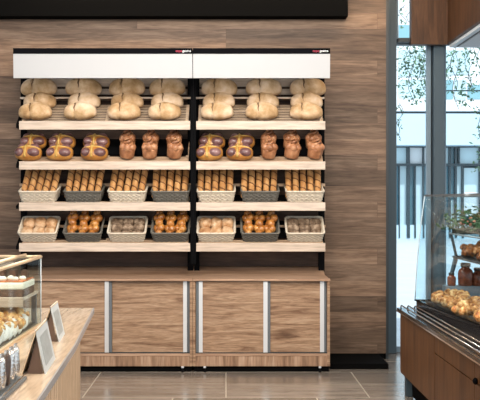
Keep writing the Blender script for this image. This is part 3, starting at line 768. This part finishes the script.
# planters on the upper glass shelf
def planter(x, y, seed, lb):
    r = random.Random(seed); root = empty('flower_planter', (x, y, 1.437), label=lb, cat='planter', group='leafy planters on the upper glass shelf')
    MB().box(-.12, .12, -.08, .08, 0, .045).build('trough', M['pot'], root, .006)
    lf = MB()
    for i in range(300):
        c = Vector((r.gauss(0, .085), r.gauss(0, .07), .03 + abs(r.gauss(.06, .055)))); s = r.uniform(.014, .028)
        Q = Euler((r.uniform(-1, 1), r.uniform(-1, 1), r.uniform(0, 6.3))).to_matrix()
        lf.solid([c + Q @ Vector(p) * s for p in ((-1,0,0), (-.3,-.5,0), (.4,-.45,0), (1.1,0,0), (.4,.45,0), (-.3,.5,0))], Q @ Vector((0,0,.002)))
    lf.build('foliage', M['leafb'], root)
    fl = MB()
    for i in range(9 if seed % 2 else 4): fl.ball((r.gauss(-.02, .06), r.uniform(-.1, -.02), .07 + r.random()*.06), (.016, .016, .012), 6, amp=.006, seed=i)
    fl.build('blossoms', M['flower'], root)
planter(2.05, -1.52, 1, 'leafy planter with salmon blossoms at the window end of the upper shelf')
planter(2.30, -1.60, 2, 'leafy green planter farthest from the front glass on the upper shelf')
planter(2.16, -2.0, 4, 'leafy planter nearest the camera on the upper glass shelf')

# ------------------------------------------------------------------ left counter
edge = [(-.9975, -2.5), (-.851, -4.41), (-.775, -5.83), (-.72, -7.0)]
zc = .91
lc = empty('front_counter', (-1.6, -4.5, 0), label='pale slatted wood counter with stone-edged top, near left corner', cat='counter')
part = inv_part(lc)
poly = edge + [(-2.6, -7.0), (-2.6, -2.5)]
part('top_board', MB().prism(poly, zc - .03, zc), M['counter'], bev=.003)
part('edge_band', MB().prism([(x + .001, y) for x, y in edge] + [(x + .010, y) for x, y in edge[::-1]], zc - .036, zc + .001), M['edge'])
ins = [(x - .085, y - .03) for x, y in edge]
ins[0] = (-1.085, -2.58)
part('carcass', MB().prism([(x - .02, y) for x, y in ins] + [(-2.5, -7.0), (-2.5, -2.58)], 0, zc - .03), M['slat'])
sl = MB(); n_ = 0
for (xa, ya), (xb_, yb_) in zip(ins, ins[1:]):
    L = math.hypot(xb_-xa, yb_-ya); k = int(L/.085); d = Vector((xb_-xa, yb_-ya, 0))/L; nn = Vector((-d.y, d.x, 0))
    if nn.x < 0: nn = -nn
    for i in range(k):
        p = Vector((xa, ya, 0)) + d*(i*L/k + .006); q = p + d*(L/k - .014); s_ = nn*.018 - nn*.02
        sl.solid([p - nn*.02, q - nn*.02, q + nn*.004, p + nn*.004], (0, 0, zc - .034))
part('slats', sl, M['slat'])
part('kick_plate', MB().prism([(x - .0, y) for x, y in ins] + [(x - .01, y) for x, y in ins[::-1]], 0, .02), M['darkgroove'])
# glass case on it
cx, cy0, cy1, cz = -1.2, -3.52, -5.9, 1.352
cx0 = -2.3
lcz = empty('display_case', (-1.7, -4.6, zc), label='low brass-framed glass case on the slatted counter at left', cat='display case')
part = inv_part(lcz)
part('side_glass', MB().box(cx - .006, cx, cy1, cy0, zc, cz), M['case'])
part('back_glass', MB().box(cx0, cx, cy0 - .006, cy0, zc, cz), M['case'])
part('top_glass', MB().box(cx0, cx, cy1, cy0, cz, cz + .008), M['case'])
for a, b in (((cx, cy1, cz), (cx, cy0, cz)), ((cx0, cy0, cz), (cx, cy0, cz)), ((cx - .10, cy1, cz + .012), (cx - .10, cy0, cz + .012))):
    part('top_rail', MB().tube([a, b], .011, 8), M['frame'])
part('corner_edge', MB().tube([(cx, cy0, zc), (cx, cy0, cz)], .004, 6), M['rim'])
part('base_rail', MB().box(cx - .012, cx + .01, cy1, cy0, zc, zc + .016), M['frame'])
sh = part('inner_shelf', MB().box(cx0 + .05, cx - .012, -4.02, cy0 - .03, 1.118, 1.134), M['beech'])
MB().box(cx0 + .05, cx - .012, -4.035, -4.02, 1.080, 1.134).build('shelf_lip', M['beech'], sh).matrix_parent_inverse = Matrix.Identity(4)
part('floor_board', MB().box(cx0, cx - .015, cy1, cy0 - .01, zc + .001, zc + .016), M['tray'])
part('shelf_support', MB().box(cx - .05, cx - .02, cy0 - .06, cy0 - .03, zc + .016, 1.118), M['darkgroove'])
def cake():
    root = empty('layer_cake'); root['category'] = 'cake'
    MB().box(-.115, .115, -.17, .17, 0, .045).build('sponge', M['sponge'], root, .006)
    MB().box(-.117, .117, -.172, .172, .045, .088).build('cream_layer', M['cream'], root, .010)
    MB().box(-.112, .112, -.165, .165, .088, .098).build('glaze', M['glaze'], root, .004)
    t = MB()
    for k in range(6): t.ball((-.09 + .036*k, -.13 + .05*(k % 2), .108), (.022, .022, .016), 8, amp=.005, seed=k)
    t.build('cream_dots', M['cream'], root)
    c = MB()
    for k in range(3): c.box(-.085 + .07*k, -.045 + .07*k, .03, .10, .098, .150)
    c.build('chocolate_block', M['sponge'], root, .004); return root
kc = Kind(cake())
for j in range(3):
    kc.place((cx - .135 - .238*j, -3.80, 1.134), (0, 0, 0), f'dark layer cake with cream, {ORD[j]} from the glass side, upper shelf', 'layer cakes in the left case')
kgd = [Kind(pastry(30 + s, 'flakygold', 'golden_pastry')) for s in range(3)]
gt = tag(MB().box(cx - .62, cx - .03, -4.75, cy0 - .06, zc + .017, zc + .026).build('pastry_tray', M['tray']), 'dark tray under the golden pastries in the left case', 'tray')
for j in range(7):
    for q in range(3):
        kgd[(j+q) % 3].place((cx - .125 - .110*q + rnd.uniform(-.01, .01), -3.72 - .145*j, zc + .068 + .035*(q > 0) + rnd.uniform(0, .015)), (rnd.uniform(-.3, .3), rnd.uniform(-.4, .4), rnd.uniform(0, 6)),
            f'golden sugared pastry, {ORD[j]} from the far end, {("glass-side","middle","inner")[q]} row, left case', 'golden pastries in the left case', 1.25)
def wrap(seed):
    root = MB().spindle(sin_prof(.080, 18, .35), .036, .034, 16, amp=.016, fr=25, seed=seed).build('paper_wrapped_roll', M['paper']); root['category'] = 'wrapped roll'
    MB().spindle([(.072, .62), (.092, .60), (.112, .2)], .036, .034, 14, amp=.006, seed=seed).build('bread_end', M['flakygold'], root)
    return root
kwp = [Kind(wrap(s)) for s in range(2)]
for j in range(8):
    kwp[j % 2].place((cx - .048, -3.90 - .13*j, zc + .050), (0, -R(52) + rnd.uniform(-.15, .15), R(70) + rnd.uniform(-.25, .25)), f'roll in white paper, {ORD[j]} from the far end beside the glass', 'paper-wrapped rolls in the left case', .85)
# wrapped bars in a rack in front of the case
rk = empty('packet_rack', (-.95, -5.8, zc), label='low dark rack holding silver packets on the left counter', cat='rack')
part = inv_part(rk)
ra, rb = Vector((-.900, -5.48, zc)), Vector((-.885, -6.5, zc)); rd = (rb - ra).normalized(); rn = Vector((rd.y, -rd.x, 0))
if rn.x > 0: rn = -rn
part('base', MB().solid([ra, rb, rb + rn*.085, ra + rn*.085], (0, 0, .014)), M['darkgroove'], bev=.002)
part('front_rail', MB().tube([ra + Vector((0,0,.03)), rb + Vector((0,0,.03))], .004, 6), M['chrome'])
part('front_rail', MB().tube([ra + rn*.08 + Vector((0,0,.05)), rb + rn*.08 + Vector((0,0,.05))], .004, 6), M['chrome'])
def packet(m, nm):
    root = MB().spindle([(-.06, .55), (-.052, .9), (-.02, 1), (.03, .97), (.052, .9), (.06, .5)], .030, .017, 16, amp=.008, fr=30, seed=len(nm)).build(nm, M[m]); root['category'] = 'packet'
    MB().box(.058, .074, -.022, .022, -.003, .003).build('crimped_seal', M['foil'], root); return root
kp1, kp2 = Kind(packet('foil', 'foil_packet')), Kind(packet('foildark', 'snack_packet'))
L = (rb-ra).length
for j in range(10):
    p = ra + rd*(.06 + j*(L-.12)/9) + rn*.04 + Vector((0, 0, .014 + .074))
    (kp2 if j in (2, 5, 8) else kp1).place(p, (PI/2 + R(0), -R(86), R(90)), (f'dark brown packet, {ORD[j]} from the far end of the rack' if j in (2, 5, 8) else f'silver foil packet, {ORD[j]} from the far end of the rack'), 'packets in the counter rack', 1.12)
# tent cards
def tent(n0, f0, h, wn, wf, label):
    """n0, f0: near and far ridge points (x, y); base half widths to right / left"""
    root = empty('tent_card', ((n0[0]+f0[0])/2, (n0[1]+f0[1])/2, zc), label=label, cat='sign', group='tent cards on the left counter')
    iv = Matrix.Translation(-Vector(root.location))
    A, B = Vector((*n0, zc + h)), Vector((*f0, zc + h))
    R0, R1 = Vector((n0[0] + wn, n0[1], zc)), Vector((f0[0] + wf, f0[1], zc))
    L0, L1 = Vector((n0[0] - wn*1.5, n0[1], zc)), Vector((f0[0] - wf*1.5, f0[1], zc))
    def prt(n, mb, m, par=None):
        o = mb.build(n, m, par or root)
        if not par: o.matrix_parent_inverse = iv
        return o
    fr = prt('front_face', MB().solid([R0, R1, B, A], (-.004, 0, 0)), M['card'])
    def lerp(u, v): return (R0*(1-u) + R1*u)*(1-v) + (A*(1-u) + B*u)*v
    MB().solid([lerp(.16, .14), lerp(.84, .14), lerp(.84, .80), lerp(.16, .80)], (.0015, 0, .0005)).build('printed_panel', M['panel'], fr)
    prt('back_face', MB().solid([L0, L1, B, A], (.004, 0, 0)), M['kraft'])
    prt('inner_fold', MB().solid([L0*.8 + R0*.2 + Vector((0, .02, 0)), R0*.85 + L0*.15 + Vector((0, .02, 0)), A + Vector((0, .02, -.03))], (0, .004, 0)), M['cardin'])
tent((-.882, -5.36), (-.915, -4.9), .205, .045, .045, 'pale grey tent card nearer the camera on the left counter')
tent((-1.0, -4.30), (-1.02, -3.95), .20, .050, .045, 'pale grey tent card farther along, behind the nearer one')

# ------------------------------------------------------------------ light, sky, camera
def area(name, loc, target, sx, sy, e, col):
    l = bpy.data.lights.new(name, 'AREA'); l.shape = 'RECTANGLE'; l.size = sx; l.size_y = sy; l.energy = e; l.color = col
    o = bpy.data.objects.new(name, l); C.objects.link(o); o.location = loc
    o.rotation_euler = (Vector(target) - Vector(loc)).to_track_quat('-Z', 'Y').to_euler(); return o
area('ceiling_lamp', (-.2, -2.3, 4.25), (-.1, .3, 1.3), 4.5, 1.2, 150, (1, .96, .91))  # unseen softbox added as key light on the racks
area('ceiling_lamp', (-1.3, -6.6, 4.25), (-1.3, -4.6, .9), 1.2, 1.2, 170, (1, .84, .66))  # unseen warm light over the left counter
area('ceiling_lamp', (1.2, -4.4, 4.25), (-1.0, -4.2, .5), .8, .8, 150, (1, .86, .70))  # added warm light brightening the left counter's side
area('ceiling_lamp', (2.2, -4.0, 3.3), (1.9, -2.6, .9), .5, 1.2, 30, (1, .86, .70))  # unseen light over the right counter
area('ceiling_lamp', (.0, .12, 4.26), (.0, .8, 3.3), 4.6, .12, 30, (1, .76, .52))  # added warm wash brightening the upper wall
area('canopy_lamp', (PX(100, 0), .10, PZ(57, 0)), (PX(100, 0), .5, 2.3), 1.6, .04, 1.0, (1, .93, .84))  # added fill lifting the rear bread rows of the left rack
area('canopy_lamp', (PX(262, 0), .10, PZ(57, 0)), (PX(262, 0), .5, 2.3), 1.2, .04, .8, (1, .93, .84))  # same added fill under the right rack's header
area('case_lamp', (2.0, -2.8, 1.735), (1.9, -2.8, .9), .06, 2.6, 5, (1, .93, .82))  # added fill brightening the right case, no source seen
area('case_lamp', (-1.5, -4.1, 1.34), (-1.4, -4.1, .9), .5, .9, 2, (1, .90, .74))  # added fill brightening the left case's contents
area('shelf_lamp', (2.3, -2.8, 1.42), (2.1, -2.8, 1.2), .06, 2.6, 2.5, (1, .93, .82))  # added fill for the pastries on the lower glass shelf
sun = bpy.data.lights.new('sun', 'SUN'); sun.energy = 1.8; sun.angle = .02; sun.color = (1, .98, .95)
so = bpy.data.objects.new('sun', sun); C.objects.link(so); so.rotation_euler = (R(38), 0, R(22))
w = bpy.data.worlds.new('sky'); bpy.context.scene.world = w; w.use_nodes = True
bg = w.node_tree.nodes['Background']; bg.inputs[0].default_value = (.80, .90, 1, 1); bg.inputs[1].default_value = .85
cam = bpy.data.cameras.new('camera'); co = bpy.data.objects.new('camera', cam); C.objects.link(co)
co.location = (0, CAM_Y, EYE); co.rotation_euler = (PI/2, 0, 0)
cam.sensor_width = 36; cam.lens = 36*1000/480; cam.shift_x = (240 - VX)/480; cam.shift_y = 0
cam.clip_end = 300
S = bpy.context.scene; S.camera = co
S.view_settings.view_transform = 'Standard'; S.view_settings.look = 'None'; S.view_settings.gamma = 1; S.view_settings.use_curve_mapping = False
S.view_settings.exposure = 0.85
S.cycles.transparent_max_bounces = 24
